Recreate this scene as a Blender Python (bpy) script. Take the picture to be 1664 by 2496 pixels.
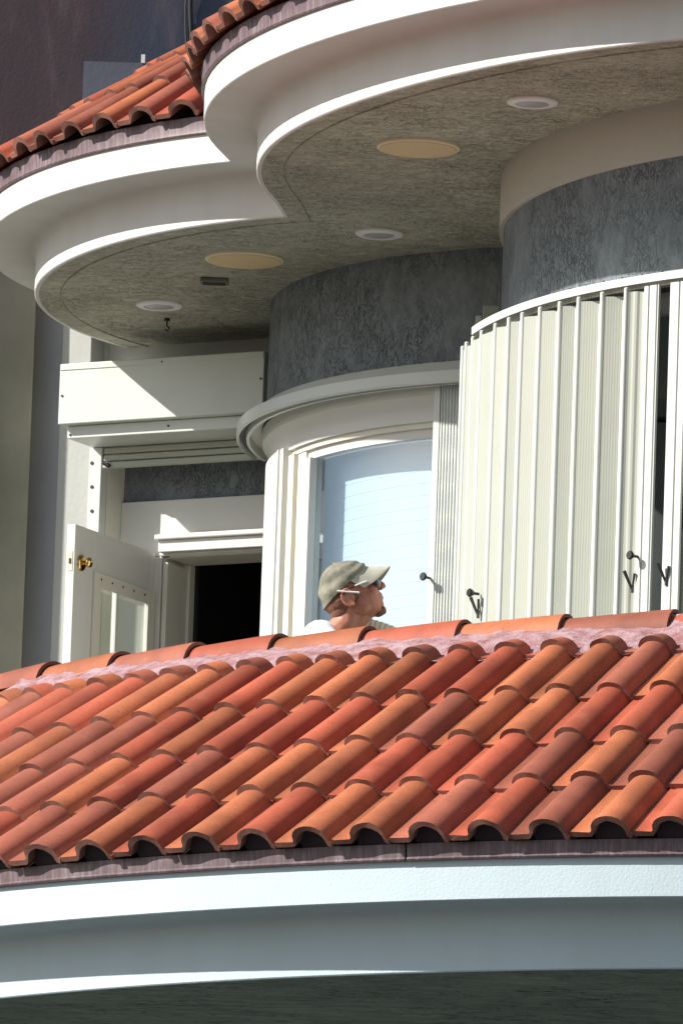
import bpy, bmesh, math, random
import numpy as np
from mathutils import Vector, Matrix, noise
random.seed(7)
R_ = math.radians
S = bpy.context.scene
for o in list(bpy.data.objects): bpy.data.objects.remove(o)

# ------------------------------------------------------------ camera
PITCH, ROLL, FPX, W0, H0 = R_(10.0), 0.035, 26000.0, 1664, 2496
cam = bpy.data.cameras.new('camera'); camo = bpy.data.objects.new('camera', cam)
S.collection.objects.link(camo); S.camera = camo
camo.location = (0, 0, 1.6)
fw = Vector((0, math.cos(PITCH), math.sin(PITCH))); r0 = Vector((1, 0, 0)); u0 = r0.cross(fw)
rt = r0 * math.cos(ROLL) + u0 * math.sin(ROLL); up = u0 * math.cos(ROLL) - r0 * math.sin(ROLL)
camo.rotation_euler = Matrix((rt, up, -fw)).transposed().to_euler()
cam.sensor_fit = 'VERTICAL'; cam.sensor_height = 24; cam.lens = 24 * FPX / H0
cam.clip_start = 1; cam.clip_end = 3000

# ------------------------------------------------------------ light
SUN = Vector((-1.425, -0.36, 1.0)).normalized()
sun_el = math.asin(SUN.z); sun_az = math.atan2(SUN.x, SUN.y)
w = bpy.data.worlds.new('World'); S.world = w; w.use_nodes = True
nt = w.node_tree; bg = nt.nodes['Background']
sky = nt.nodes.new('ShaderNodeTexSky'); sky.sky_type = 'NISHITA'; sky.sun_disc = False
sky.sun_elevation = sun_el; sky.sun_rotation = sun_az % (2 * math.pi)
sky.air_density = 1.0; sky.dust_density = 1.2
nt.links.new(sky.outputs[0], bg.inputs[0]); bg.inputs[1].default_value = 0.078
sl = bpy.data.lights.new('sun', 'SUN'); sl.energy = 4.6; sl.angle = R_(0.53); sl.color = (1.0, 0.955, 0.88)
so = bpy.data.objects.new('sun', sl); S.collection.objects.link(so)
so.rotation_euler = SUN.to_track_quat('Z', 'Y').to_euler(); so.location = (-20, 20, 30)
S.view_settings.view_transform = 'Standard'; S.view_settings.look = 'None'
S.view_settings.exposure = 0.6; S.view_settings.gamma = 1.0
S.view_settings.use_curve_mapping = False
S.render.engine = 'CYCLES'

# ------------------------------------------------------------ helpers
def ray(px, py):
    return fw + rt * ((px - W0 / 2) / FPX) - up * ((py - H0 / 2) / FPX)
def atY(px, py, Y):
    d = ray(px, py); return Vector((0, 0, 1.6)) + d * (Y / d.y)
def atZ(px, py, Z):
    d = ray(px, py); return Vector((0, 0, 1.6)) + d * ((Z - 1.6) / d.z)
def link(o, parent=None):
    S.collection.objects.link(o)
    if parent is not None: o.parent = parent
    return o
def tag(o, label=None, cat=None, group=None, kind=None):
    if label: o['label'] = label
    if cat: o['category'] = cat
    if group: o['group'] = group
    if kind: o['kind'] = kind
    return o
def thing(name, label, cat, group=None, loc=(0, 0, 0)):
    o = bpy.data.objects.new(name, None); o.empty_display_size = .1; o.location = loc
    S.collection.objects.link(o); return tag(o, label, cat, group)
def mesh(name, V, Fc, mats, parent=None, smooth=None, mi=None, kind=None):
    me = bpy.data.meshes.new(name)
    me.from_pydata([tuple(v) for v in V], [], Fc)
    if not isinstance(mats, (list, tuple)): mats = [mats]
    for m in mats: me.materials.append(m)
    if mi: me.polygons.foreach_set('material_index', mi)
    bm = bmesh.new(); bm.from_mesh(me); bmesh.ops.recalc_face_normals(bm, faces=bm.faces); bm.to_mesh(me); bm.free()
    if smooth is not None:
        me.shade_smooth(); me.set_sharp_from_angle(angle=R_(smooth))
    me.update()
    o = link(bpy.data.objects.new(name, me), parent)
    if kind: o['kind'] = kind
    if parent is not None and parent.type == 'EMPTY': o.matrix_parent_inverse = Matrix.Translation(-parent.location)
    return o
class MB:
    def __init__(s): s.V = []; s.F = []; s.M = []
    def add(s, V, Fc, m=0):
        n = len(s.V); s.V += [Vector(v) for v in V]; s.F += [tuple(i + n for i in f) for f in Fc]; s.M += [m] * len(Fc); return s
    def box(s, lo, hi, m=0, T=None, bev=0):
        x0, y0, z0 = lo; x1, y1, z1 = hi
        V = [Vector(p) for p in ((x0,y0,z0),(x1,y0,z0),(x1,y1,z0),(x0,y1,z0),(x0,y0,z1),(x1,y0,z1),(x1,y1,z1),(x0,y1,z1))]
        if T is not None: V = [T @ p for p in V]
        return s.add(V, [(0,3,2,1),(4,5,6,7),(0,1,5,4),(1,2,6,5),(2,3,7,6),(3,0,4,7)], m)
    def tube(s, pts, rad, n=8, m=0, cap=True):
        pts = [Vector(p) for p in pts]; rads = rad if isinstance(rad, (list, tuple)) else [rad] * len(pts)
        V = []; Fc = []
        for i, p in enumerate(pts):
            d = (pts[min(i + 1, len(pts) - 1)] - pts[max(i - 1, 0)]).normalized()
            a = d.cross(Vector((0, 0, 1)) if abs(d.z) < .9 else Vector((1, 0, 0))).normalized(); b = d.cross(a)
            V += [p + (a * math.cos(t) + b * math.sin(t)) * rads[i] for t in [2 * math.pi * k / n for k in range(n)]]
        for i in range(len(pts) - 1):
            for k in range(n): Fc.append((i*n+k, i*n+(k+1)%n, (i+1)*n+(k+1)%n, (i+1)*n+k))
        if cap: Fc += [tuple(range(n)), tuple((len(pts)-1)*n + k for k in range(n))]
        return s.add(V, Fc, m)
    def build(s, name, mats, parent=None, smooth=None, kind=None):
        return mesh(name, s.V, s.F, mats, parent, smooth, s.M, kind)
def bevel(o, wd=.003, seg=2):
    m = o.modifiers.new('bevel', 'BEVEL'); m.width = wd; m.segments = seg; m.limit_method = 'ANGLE'; return o
# sweep: list of contour rows -> sheet
def rows_mesh(name, rows, mat, parent=None, smooth=30, closed=False, mi=None):
    V = []; Fc = []; n = len(rows[0])
    for r in rows: V += r
    for i in range(len(rows) - 1 + (1 if closed else 0)):
        a = i * n; b = ((i + 1) % len(rows)) * n
        for k in range(n - 1): Fc.append((a + k, a + k + 1, b + k + 1, b + k))
    if closed:
        Fc.append(tuple(i * n for i in range(len(rows)))); Fc.append(tuple(i * n + n - 1 for i in range(len(rows))))
    return mesh(name, V, Fc, mat, parent, smooth)
def arc_solid(name, c, a0, a1, prof, mat, parent=None, n=24, smooth=30):
    """closed profile [(radius, z)] swept round centre c between the angles (degrees)"""
    rows = []
    for (r, z) in prof:
        rows.append([Vector((c[0] + r * math.cos(R_(a0 + (a1 - a0) * k / n)), c[1] + r * math.sin(R_(a0 + (a1 - a0) * k / n)), z)) for k in range(n + 1)])
    return rows_mesh(name, rows, mat, parent, smooth, closed=True)

# ------------------------------------------------------------ materials
def mat(name, col, rough=.6, metal=0, spec=.5, nodes=None):
    m = bpy.data.materials.new(name); m.use_nodes = True
    b = m.node_tree.nodes['Principled BSDF']
    b.inputs['Base Color'].default_value = (*col, 1); b.inputs['Roughness'].default_value = rough
    b.inputs['Metallic'].default_value = metal; b.inputs['Specular IOR Level'].default_value = spec
    if nodes: nodes(m.node_tree, b)
    return m
def N(nt, t, **k):
    n = nt.nodes.new(t)
    for a, v in k.items():
        if a in n.inputs: n.inputs[a].default_value = v
        else: setattr(n, a, v)
    return n
def coords(nt, scale=(1, 1, 1), rot=(0, 0, 0)):
    tc = N(nt, 'ShaderNodeTexCoord'); mp = N(nt, 'ShaderNodeMapping'); mp.inputs['Scale'].default_value = scale; mp.inputs['Rotation'].default_value = rot
    nt.links.new(tc.outputs['Object'], mp.inputs[0]); return mp.outputs[0]
def noisen(nt, vec, scale, detail=4, rough=.55, dist=0):
    n = N(nt, 'ShaderNodeTexNoise', Scale=scale, Detail=detail, Roughness=rough, Distortion=dist); nt.links.new(vec, n.inputs['Vector']); return n.outputs['Fac']
def ramp(nt, fac, stops):
    r = N(nt, 'ShaderNodeValToRGB'); e = r.color_ramp.elements
    while len(e) < len(stops): e.new(.5)
    for i, (p, c) in enumerate(stops): e[i].position = p; e[i].color = (*c, 1) if len(c) == 3 else c
    nt.links.new(fac, r.inputs[0]); return r.outputs[0]
def g3(v): return (v, v, v)
def mixc(nt, fac, a, b, mode='MIX'):
    n = N(nt, 'ShaderNodeMix', data_type='RGBA', blend_type=mode)
    for s, v in ((0, fac), (6, a), (7, b)):
        if isinstance(v, bpy.types.NodeSocket): nt.links.new(v, n.inputs[s])
        elif s == 0: n.inputs[0].default_value = v
        else: n.inputs[s].default_value = (*v, 1)
    return n.outputs[2]
def bump(nt, b, h, strength=.3, dist=.005):
    n = N(nt, 'ShaderNodeBump', Strength=strength, Distance=dist); nt.links.new(h, n.inputs['Height']); nt.links.new(n.outputs[0], b.inputs['Normal'])

def plaster(name, col, dark=.9, grain=160, bs=.25, drip=False, low=None):
    def f(nt, b):
        v = coords(nt); big = noisen(nt, v, 1.7, 5)
        c = mixc(nt, ramp(nt, big, [(.35, g3(0)), (.7, g3(1))]), tuple(x * dark for x in col), col)
        if low: c = mixc(nt, ramp(nt, noisen(nt, coords(nt, (3, 3, .5)), 2.2, 5), [(.45, g3(0)), (.75, g3(.55))]), c, low)
        nt.links.new(c, b.inputs['Base Color'])
        bump(nt, b, noisen(nt, v, grain, 3), bs, .003)
    return mat(name, col, .85, spec=.2, nodes=f)
def worm_stucco(name, base, dark, scale, sc=26, amount=.5, bs=.6, mott=None):
    """trowelled stucco with worm-track pits"""
    def f(nt, b):
        v = coords(nt, scale)
        n1 = noisen(nt, v, sc, 4, .62, 1.3)
        rid = N(nt, 'ShaderNodeMath', operation='SUBTRACT'); nt.links.new(n1, rid.inputs[0]); rid.inputs[1].default_value = .5
        ab = N(nt, 'ShaderNodeMath', operation='ABSOLUTE'); nt.links.new(rid.outputs[0], ab.inputs[0])
        line = ramp(nt, ab.outputs[0], [(0.0, g3(1)), (.035, g3(0))])
        gate = ramp(nt, noisen(nt, coords(nt), 2.6, 4), [(.5 - amount * .35, g3(0)), (.5 + .12, g3(1))])
        k = mixc(nt, 1.0, line, gate, 'MULTIPLY')
        mot = ramp(nt, noisen(nt, v, sc * .6, 6, .7), [(.38, g3(0)), (.62, g3(1))])
        c = mixc(nt, mot, tuple(x * .80 for x in base), tuple(min(1, x * 1.14) for x in base))
        c = mixc(nt, ramp(nt, noisen(nt, coords(nt), 1.3, 5, .6), [(.4, g3(0)), (.62, g3(.55))]), c, tuple(x * .72 for x in base))
        c = mixc(nt, k, c, dark)
        nt.links.new(c, b.inputs['Base Color'])
        inv = N(nt, 'ShaderNodeMath', operation='MULTIPLY_ADD'); nt.links.new(k, inv.inputs[0]); inv.inputs[1].default_value = -1.0
        nt.links.new(noisen(nt, v, sc * 2, 3), inv.inputs[2])
        bump(nt, b, inv.outputs[0], bs, .006)
    return mat(name, base, .9, spec=.15, nodes=f)
def tile_mat(name, col, edge=False):
    def f(nt, b):
        v = coords(nt); oi = N(nt, 'ShaderNodeObjectInfo')
        big = noisen(nt, v, 5, 5)
        c = mixc(nt, ramp(nt, big, [(.35, g3(0)), (.65, g3(1))]), tuple(x * .74 for x in col), tuple(min(1, x * 1.08) for x in col))
        hsv = N(nt, 'ShaderNodeHueSaturation'); nt.links.new(c, hsv.inputs['Color'])
        mr = N(nt, 'ShaderNodeMapRange'); nt.links.new(oi.outputs['Random'], mr.inputs[0]); mr.inputs[3].default_value = .74; mr.inputs[4].default_value = 1.12
        nt.links.new(mr.outputs[0], hsv.inputs['Value'])
        c = hsv.outputs[0]
        fine = ramp(nt, noisen(nt, v, 130, 4, .7), [(.34, g3(1)), (.46, g3(0))])
        c = mixc(nt, mixc(nt, .5, g3(0), fine), c, (.12, .05, .04))
        # pale lime bloom in patches
        bl = ramp(nt, noisen(nt, v, 9, 6, .7), [(.58, g3(0)), (.80, g3(.22))])
        c = mixc(nt, bl, c, (.50, .30, .22))
        sp = ramp(nt, noisen(nt, v, 34, 2), [(.73, g3(0)), (.77, g3(.6))])
        c = mixc(nt, sp, c, (.10, .06, .05))
        nt.links.new(c, b.inputs['Base Color'])
        bump(nt, b, noisen(nt, v, 90 if edge else 170, 4), .5 if edge else .22, .004)
    return mat(name, col, .62 if not edge else .9, spec=.3, nodes=f)
def stained_metal(name, col):
    def f(nt, b):
        v = coords(nt, (11, 11, .9)); st = noisen(nt, v, 5, 5, .7)
        c = mixc(nt, ramp(nt, st, [(.46, g3(0)), (.66, g3(.9))]), tuple(x*.8 for x in col), (.27, .215, .24))
        c = mixc(nt, ramp(nt, noisen(nt, coords(nt), 7, 5), [(.4, g3(0)), (.7, g3(.6))]), c, (.09, .05, .06))
        nt.links.new(c, b.inputs['Base Color']); bump(nt, b, st, .1, .002)
    return mat(name, col, .5, spec=.4, nodes=f)
def glass(name, tint, refl=.12):
    m = bpy.data.materials.new(name); m.use_nodes = True; nt = m.node_tree; nt.nodes.clear()
    o = N(nt, 'ShaderNodeOutputMaterial'); tr = N(nt, 'ShaderNodeBsdfTransparent'); gl = N(nt, 'ShaderNodeBsdfGlossy'); mx = N(nt, 'ShaderNodeMixShader')
    tr.inputs[0].default_value = (*tint, 1); gl.inputs['Roughness'].default_value = .01; gl.inputs[0].default_value = (1, 1, 1, 1)
    lw = N(nt, 'ShaderNodeLayerWeight', Blend=.5); pw = N(nt, 'ShaderNodeMath', operation='POWER'); nt.links.new(lw.outputs['Facing'], pw.inputs[0]); pw.inputs[1].default_value = 4.0
    ad = N(nt, 'ShaderNodeMath', operation='ADD', use_clamp=True); nt.links.new(pw.outputs[0], ad.inputs[0]); ad.inputs[1].default_value = refl
    nt.links.new(ad.outputs[0], mx.inputs[0]); nt.links.new(tr.outputs[0], mx.inputs[1]); nt.links.new(gl.outputs[0], mx.inputs[2]); nt.links.new(mx.outputs[0], o.inputs[0])
    return m

M_white = plaster('white_plaster', (.72, .71, .68), .9, 120, .35, low=(.62, .60, .56))
M_lowwhite = plaster('white_plaster_blue_shade', (.55, .65, .69), .95, 90, .5, low=(.50, .58, .60))  # same white paint, tinted blue to carry the sky-lit shade of the lower eave
M_beige = plaster('beige_plaster', (.56, .53, .48), .9, 120, .3)
M_soffit = worm_stucco('olive_stucco_soffit', (.55, .54, .445), (.22, .18, .12), (.65, 1.35, 1), 32, .9, .8)
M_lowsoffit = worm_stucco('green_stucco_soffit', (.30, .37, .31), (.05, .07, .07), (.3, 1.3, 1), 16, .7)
M_drum = worm_stucco('blue_grey_stucco', (.225, .25, .27), (.17, .185, .20), (1.4, 1.4, .75), 24, .3, .9)
M_paleshade = plaster('shaded_pale_stucco', (.32, .33, .345), .8, 60, .5, low=(.24, .235, .22))  # shaded copy of the pale wall stucco, blue shade put into the colour
M_pale = plaster('pale_grey_stucco', (.46, .47, .45), .9, 45, .8)
M_olive = plaster('olive_wall_plaster', (.33, .32, .26), .7, 50, .5, low=(.21, .20, .16))
def towerf(nt, b):
    v = coords(nt)
    tx = N(nt, 'ShaderNodeSeparateXYZ'); nt.links.new(v, tx.inputs[0])
    mr = N(nt, 'ShaderNodeMapRange'); nt.links.new(tx.outputs[0], mr.inputs[0]); mr.inputs[1].default_value = -1.25; mr.inputs[2].default_value = -.95
    c = mixc(nt, mr.outputs[0], (.115, .085, .092), (.085, .10, .14))
    st = ramp(nt, noisen(nt, coords(nt, (3.2, 3.2, .8)), 1.6, 7, .65), [(.50, g3(0)), (.72, g3(.75))])
    c = mixc(nt, st, c, (.26, .19, .19))
    c = mixc(nt, ramp(nt, noisen(nt, coords(nt, (1, 1, .35)), 5, 6, .7), [(.5, g3(0)), (.8, g3(.5))]), c, (.045, .045, .055))
    nt.links.new(c, b.inputs['Base Color']); bump(nt, b, noisen(nt, v, 60, 4), .25, .003)
M_tower = mat('stained_dark_plaster', (.1, .09, .1), .85, nodes=towerf)
M_tiles = [tile_mat('clay_orange', (.47, .148, .066)), tile_mat('clay_red', (.45, .106, .056)), tile_mat('clay_brown', (.37, .115, .070))]
M_edge = tile_mat('clay_broken_edge', (.24, .11, .085), True)
M_metal = stained_metal('oxidised_copper_flashing', (.17, .115, .125))
M_ledge = plaster('slate_block', (.13, .145, .18), .85, 40, .4)
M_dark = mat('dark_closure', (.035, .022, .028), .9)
def mortf(nt, b):
    v = coords(nt); c = mixc(nt, ramp(nt, noisen(nt, v, 14, 7, .7), [(.38, g3(0)), (.6, g3(1))]), (.30, .12, .12), (.47, .315, .34))
    nt.links.new(c, b.inputs['Base Color']); bump(nt, b, noisen(nt, v, 45, 6, .7), .9, .012)
M_mortar = mat('pink_lavender_mortar', (.6, .42, .45), .9, nodes=mortf)
def paintf(gr=0):
    def f(nt, b):
        v = coords(nt); c0 = tuple(b.inputs['Base Color'].default_value[:3])
        c = mixc(nt, ramp(nt, noisen(nt, v, 6, 5), [(.4, g3(0)), (.75, g3(.5))]), c0, tuple(x * .9 for x in c0))
        nt.links.new(c, b.inputs['Base Color'])
    return f
M_alu = mat('cream_powder_coat', (.42, .44, .38), .42, spec=.5, nodes=paintf())
M_aluw = mat('white_powder_coat', (.62, .65, .61), .35, spec=.5, nodes=paintf())
M_wood = mat('white_painted_wood', (.66, .655, .62), .5, nodes=paintf())
M_woodc = mat('cream_painted_wood', (.70, .67, .58), .5, nodes=paintf())
M_black = mat('black_plastic', (.012, .012, .014), .4)
M_screw = mat('dark_screw', (.05, .05, .06), .5, .6)
M_brass = mat('polished_brass', (.75, .52, .2), .22, 1.0)
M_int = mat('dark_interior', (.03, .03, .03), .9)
M_disc = mat('tan_cover_plate', (.74, .56, .31), .7, nodes=paintf())
M_discrim = mat('cream_cover_rim', (.80, .70, .48), .6)
M_trim = mat('white_light_trim', (.82, .80, .80), .4)
M_lens = mat('grey_frosted_lens', (.42, .42, .43), .35)
def shadef(nt, b):
    v = coords(nt); nt.links.new(mixc(nt, noisen(nt, v, 3, 2), (.70, .73, .75), (.76, .79, .81)), b.inputs['Base Color'])
M_shade = mat('white_pleated_fabric', (.85, .88, .9), .9, nodes=shadef)
M_glass = glass('curved_window_glass', (.88, .94, .985), .12)
M_glassd = glass('door_glass', (.93, .96, .95), .06)
M_glassk = glass('dark_window_glass', (.5, .55, .58), .03)
M_ground = plaster('concrete_ground', (.085, .085, .08), .8, 8, .2)
M_deck = plaster('concrete_deck', (.30, .27, .22), .85, 30, .3)
M_cable = mat('black_cable', (.02, .02, .025), .6)

# ------------------------------------------------------------ plan shapes
ZS = 10.761                                  # height of the upper soffit
HL, HB = .203, .144                          # recessed band, projecting band
STEP = .233
cR = (2.055, 43.295, 2.509, -.101, -.244)    # right lobe of the eaves
cL = (.384, 46.48, 1.866, -.092, -.084)      # left lobe
cM = (1.305, 46.74); rM = 1.654              # middle bay drum
cD = (2.961, 43.766); rD = 2.325             # right bay drum
cB = (2.991, 45.686); rB = 5.906; ZB = 6.95  # lower slab
def lobe_r(c, t):
    r = c[2] + c[3] * math.cos(2 * t) + c[4] * math.sin(2 * t)
    if c is cR:                                # the curve opens out where it meets the left lobe
        a = math.degrees(t) % 360
        if 90 < a < 158: r += .066 * (min(158 - a, 14) / 9) ** 2
    return r
def lobe(c, t, off):
    r = lobe_r(c, t) + off
    return Vector((c[0] + r * math.cos(t), c[1] + r * math.sin(t)))
def dev(p, c, off=0):
    dx, dy = p[0] - c[0], p[1] - c[1]; t = math.atan2(dy, dx)
    return math.hypot(dx, dy) - (lobe_r(c, t) + off)
def cusp(off):
    ts = [R_(-250 + i * .1) for i in range(2200)]     # walk round L from behind to the front until it enters R
    for t in ts:
        if t > R_(-180) and dev(lobe(cL, t, off), cR, off) < 0: break
    p = lobe(cL, t, off); return t, math.atan2(p.y - cR[1], p.x - cR[0])
def contour(off, nR=72, nL=72):
    tl, tr = cusp(off)
    if tr > 0: tr -= 2 * math.pi
    P = [lobe(cR, R_(-8) + (tr - R_(-8)) * k / nR, off) for k in range(nR)]
    P += [lobe(cL, tl + (R_(-262) - tl) * k / nL, off) for k in range(nL + 1)]
    return P
def row(off, z): return [Vector((p.x, p.y, z)) for p in contour(off)]

# ------------------------------------------------------------ ground
mesh('ground', [(-300,-200,0),(300,-200,0),(300,600,0),(-300,600,0)], [(0,1,2,3)], M_ground, kind='structure')

# ------------------------------------------------------------ upper slab
upper = thing('roof_eave', 'upper double-lobed curved eave with white bands, olive underside and clay tiles on top', 'roof')
c_ = .004
prof = [(-.02, ZS-.0005), (-c_, ZS-.0005), (0, ZS + c_), (0, ZS + .150), (.006, ZS + .172), (.022, ZS + .190), (.05, ZS + .198), (STEP - .05, ZS + HL), (STEP - c_, ZS + HL), (STEP, ZS + HL + c_), (STEP, ZS + HL + HB), (STEP - .05, ZS + HL + HB)]
rows_mesh('cornice', [row(o, z) for o, z in prof], M_white, upper, 40)
cc = contour(-.02)
V = [Vector((p.x, p.y, ZS)) for p in cc] + [Vector((.2, 49.3, ZS)), Vector((4.6, 49.3, ZS)), Vector((4.6, 43.2, ZS))]
mesh('soffit', V, [tuple(range(len(V)))], M_soffit, upper)
# thin raised bead that runs round the soffit just inside its edge
rows_mesh('control_joint', [row(o, z) for o, z in ((-.115, ZS-.001), (-.117, ZS-.005), (-.123, ZS-.005), (-.125, ZS-.001))], M_soffit, upper, 60)
ZM = ZS + HL + HB
rows_mesh('metal_flashing', [row(o, z) for o, z in ((STEP - .03, ZM - .012), (STEP + .012, ZM - .012), (STEP + .016, ZM - .006), (STEP + .012, ZM + .004), (STEP + .018, ZM + .066), (STEP - .03, ZM + .068))], M_metal, upper, 40)
# roof deck under the tiles (a shallow cone per lobe)
def cone_deck(c, z0, run, rise, t0, t1, name):
    n = 60; A = []; B = []
    for k in range(n + 1):
        t = R_(t0 + (t1 - t0) * k / n); p = lobe(c, t, STEP - .02); q = lobe(c, t, STEP - .02 - run)
        A.append(Vector((p.x, p.y, z0))); B.append(Vector((q.x, q.y, z0 + rise)))
    rows_mesh(name, [A, B], M_dark, upper, 30)
cone_deck(cL, ZM + .07, 1.75, 1.75 * .62, -262, -60, 'roof_board')
cone_deck(cR, ZM + .07, 2.2, 2.2 * .62, -230, 30, 'roof_board')

# ------------------------------------------------------------ clay tile builder
PROF = [(0, .0), (.05, -.003), (.31, -.003)] + [(.635 - .297 * math.cos(math.pi * k / 10), .002 + .062 * math.sin(math.pi * k / 10) ** .85) for k in range(0, 10)] + [(.938, -.004), (.990, -.012)]
TH = .019
rt_ = random.Random(11)
def clay_tile(name, M, ua, ub, v0, v1, h0, h1, mt, parent, hs=1.0):
    """M(u, v, h) -> point; the tile runs from v0 (tail) to v1 (head)"""
    n = len(PROF); V = []; nv = 3; sd = rt_.uniform(0, 99)
    for j in range(nv):
        s = j / (nv - 1); v = v0 + (v1 - v0) * s; hh = h0 + (h1 - h0) * s; tap = .0 + .02 * s
        for a, h in PROF:
            v = v0 + (v1 - v0) * s + (noise.noise(Vector((a * 5, sd, 0))) * .022 + noise.noise(Vector((a * 19, sd, 5))) * .014 if j == 0 else 0)
            V.append(M(ua + (ub - ua) * (tap + a * (1 - 2 * tap)), v, hh + h * hs * (1 - .06 * s) + TH))
    for j in range(nv):
        s = j / (nv - 1); v = v0 + (v1 - v0) * s; hh = h0 + (h1 - h0) * s; tap = .02 * s
        for i, (a, h) in enumerate(PROF):
            # inner face: offset towards the barrel centre
            a2 = a + (.045 if .32 < a < .6 else (-.045 if a > .64 else 0)) * (1 if h > .005 or a > .64 else 0)
            V.append(M(ua + (ub - ua) * (tap + a2 * (1 - 2 * tap)), v, hh + h * hs * (1 - .06 * s) - .002))
    Fc = []; mi = []; O = n * nv
    for j in range(nv - 1):
        for i in range(n - 1):
            a = j * n + i; Fc.append((a, a + 1, a + n + 1, a + n)); mi.append(0)
            a += O; Fc.append((a, a + n, a + n + 1, a + 1)); mi.append(1)
    for i in range(n - 1):
        Fc.append((i, O + i, O + i + 1, i + 1)); mi.append(1)
    for j in range(nv - 1):
        Fc.append((j * n, (j + 1) * n, O + (j + 1) * n, O + j * n)); mi.append(0)
        Fc.append((j * n + n - 1, O + j * n + n - 1, O + (j + 1) * n + n - 1, (j + 1) * n + n - 1)); mi.append(0)
    return mesh(name, V, Fc, [mt, M_edge], parent, 50, mi)
def pick(): return M_tiles[rt_.choices((0, 1, 2), (.47, .31, .22))[0]]

# upper tiles, lobe by lobe
def lobe_map(c, z0, run, rise, pitch_deg, t0):
    sl = math.atan2(rise, run)
    def M(u, v, h):
        t = R_(t0 + u * pitch_deg); p = lobe(c, t, STEP + .058 - v * run)
        # normal of the cone
        q = lobe(c, t, STEP + .058 - v * run - .01); d = (q - p).normalized()
        return Vector((p.x - d.x * math.sin(sl) * h, p.y - d.y * math.sin(sl) * h, z0 + v * rise + h * math.cos(sl)))
    return M
Z_E = ZM + .054
ML = lobe_map(cL, Z_E, .34, .226, 6.35, -153.6 - 6.35 * 9.62)
MR = lobe_map(cR, Z_E, .34, .226, 5.25, -164.0 - 5.25 * 8.62)
for (M, c, other, n, courses) in ((ML, cL, cR, 20, 4), (MR, cR, None, 31, 4)):
    for u in range(n):
        for k in range(courses):
            vv0, vv1 = k + 0.0, k + 1.13
            if other:
                # stop the tile where it runs into the other lobe
                ok = [s for s in np.linspace(vv0, vv1, 12) if dev(M(u + .5, s, 0), other, STEP + .07) > 0]
                if len(ok) < 4: continue
                if ok[0] > vv0 + .01: continue
                vv1 = ok[-1]
            else:
                if c is cR and dev(M(u + .5, k + .5, 0), cL, STEP - .4) < 0 and u < 1: continue
            clay_tile('roof_tile', M, u, u + 1.0, vv0 + rt_.uniform(-.02, .02), vv1, .016, .000, pick(), upper, .82)

# ------------------------------------------------------------ lower roof
lower = thing('lower_roof', 'foreground curved roof of orange, red and brown clay barrel tiles above a white banded eave', 'roof')
def rowB(off, z, a0=-172, a1=-30, n=110):
    return [Vector((cB[0] + (rB + off) * math.cos(R_(a0 + (a1 - a0) * k / n)), cB[1] + (rB + off) * math.sin(R_(a0 + (a1 - a0) * k / n)), z)) for k in range(n + 1)]
HL2, HB2 = .239, .164
prof = [(-.02, ZB-.0005), (-c_, ZB-.0005), (0, ZB + c_), (0, ZB + .185), (.006, ZB + .207), (.022, ZB + .225), (.05, ZB + .234), (STEP - c_, ZB + HL2), (STEP, ZB + HL2 + c_), (STEP, ZB + HL2 + HB2), (STEP - .05, ZB + HL2 + HB2)]
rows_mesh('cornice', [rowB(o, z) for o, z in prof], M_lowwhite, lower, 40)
V = rowB(-.02, ZB) + [Vector((8.3, 48.5, ZB)), Vector((-2.85, 48.5, ZB))]
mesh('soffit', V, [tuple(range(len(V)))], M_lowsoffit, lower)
ZBM = ZB + HL2 + HB2
# metal flashing in lengths with a lapped seam
seams = [-172, -152, -139.1, -116, -92, -68, -44, -30]
for i in range(len(seams) - 1):
    o_ = .002 * (i % 2)
    rows_mesh('metal_flashing', [rowB(o, z, seams[i] + .04, seams[i+1] - .04, 24) for o, z in ((STEP - .03, ZBM - .010), (STEP + .022 + o_, ZBM - .010), (STEP + .026 + o_, ZBM - .004), (STEP + .020 + o_, ZBM + .004), (STEP + .024 + o_, ZBM + .055), (STEP - .03, ZBM + .057))], M_metal, lower, 40)

def pe(c, t): return c[0] * t * t + c[1] * t + c[2]
Ex, Ey = (.00144, .20152, -1.1036), (.00736, -.20434, 40.76945)
Kx, Ky = (.00195, .16046, -.16593), (.00277, -.12131, 41.76585)
Z0, RISE, RE = 7.397, .888, 6.195
def MB_(u, v, h):
    s = v / 4.0
    ex0 = pe(Ex, u); e = Vector((ex0, cB[1] - math.sqrt(max(.2, RE * RE - (ex0 - cB[0]) ** 2)))); k = Vector((pe(Kx, u), pe(Ky, u))); d = k - e
    L = d.length; p = e + d * s; sl = math.atan2(RISE, L); d = d / L
    return Vector((p.x - d.x * math.sin(sl) * h, p.y - d.y * math.sin(sl) * h, Z0 + RISE * s + h * math.cos(sl)))
# tile colours read off the photograph (o, r, b), eave course first; column 0 is the leftmost barrel at the eave
U0 = -9
tab = {0: 'orborborbborororoobrborbro', 1: 'bororobrobrbooorrrbobrobor', 2: 'orbobobbrorrrobooorrbororb', 3: 'robrrroorroooorrooboorrobo', 4: 'boroobbobroboorobrrobbrobr'}
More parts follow.
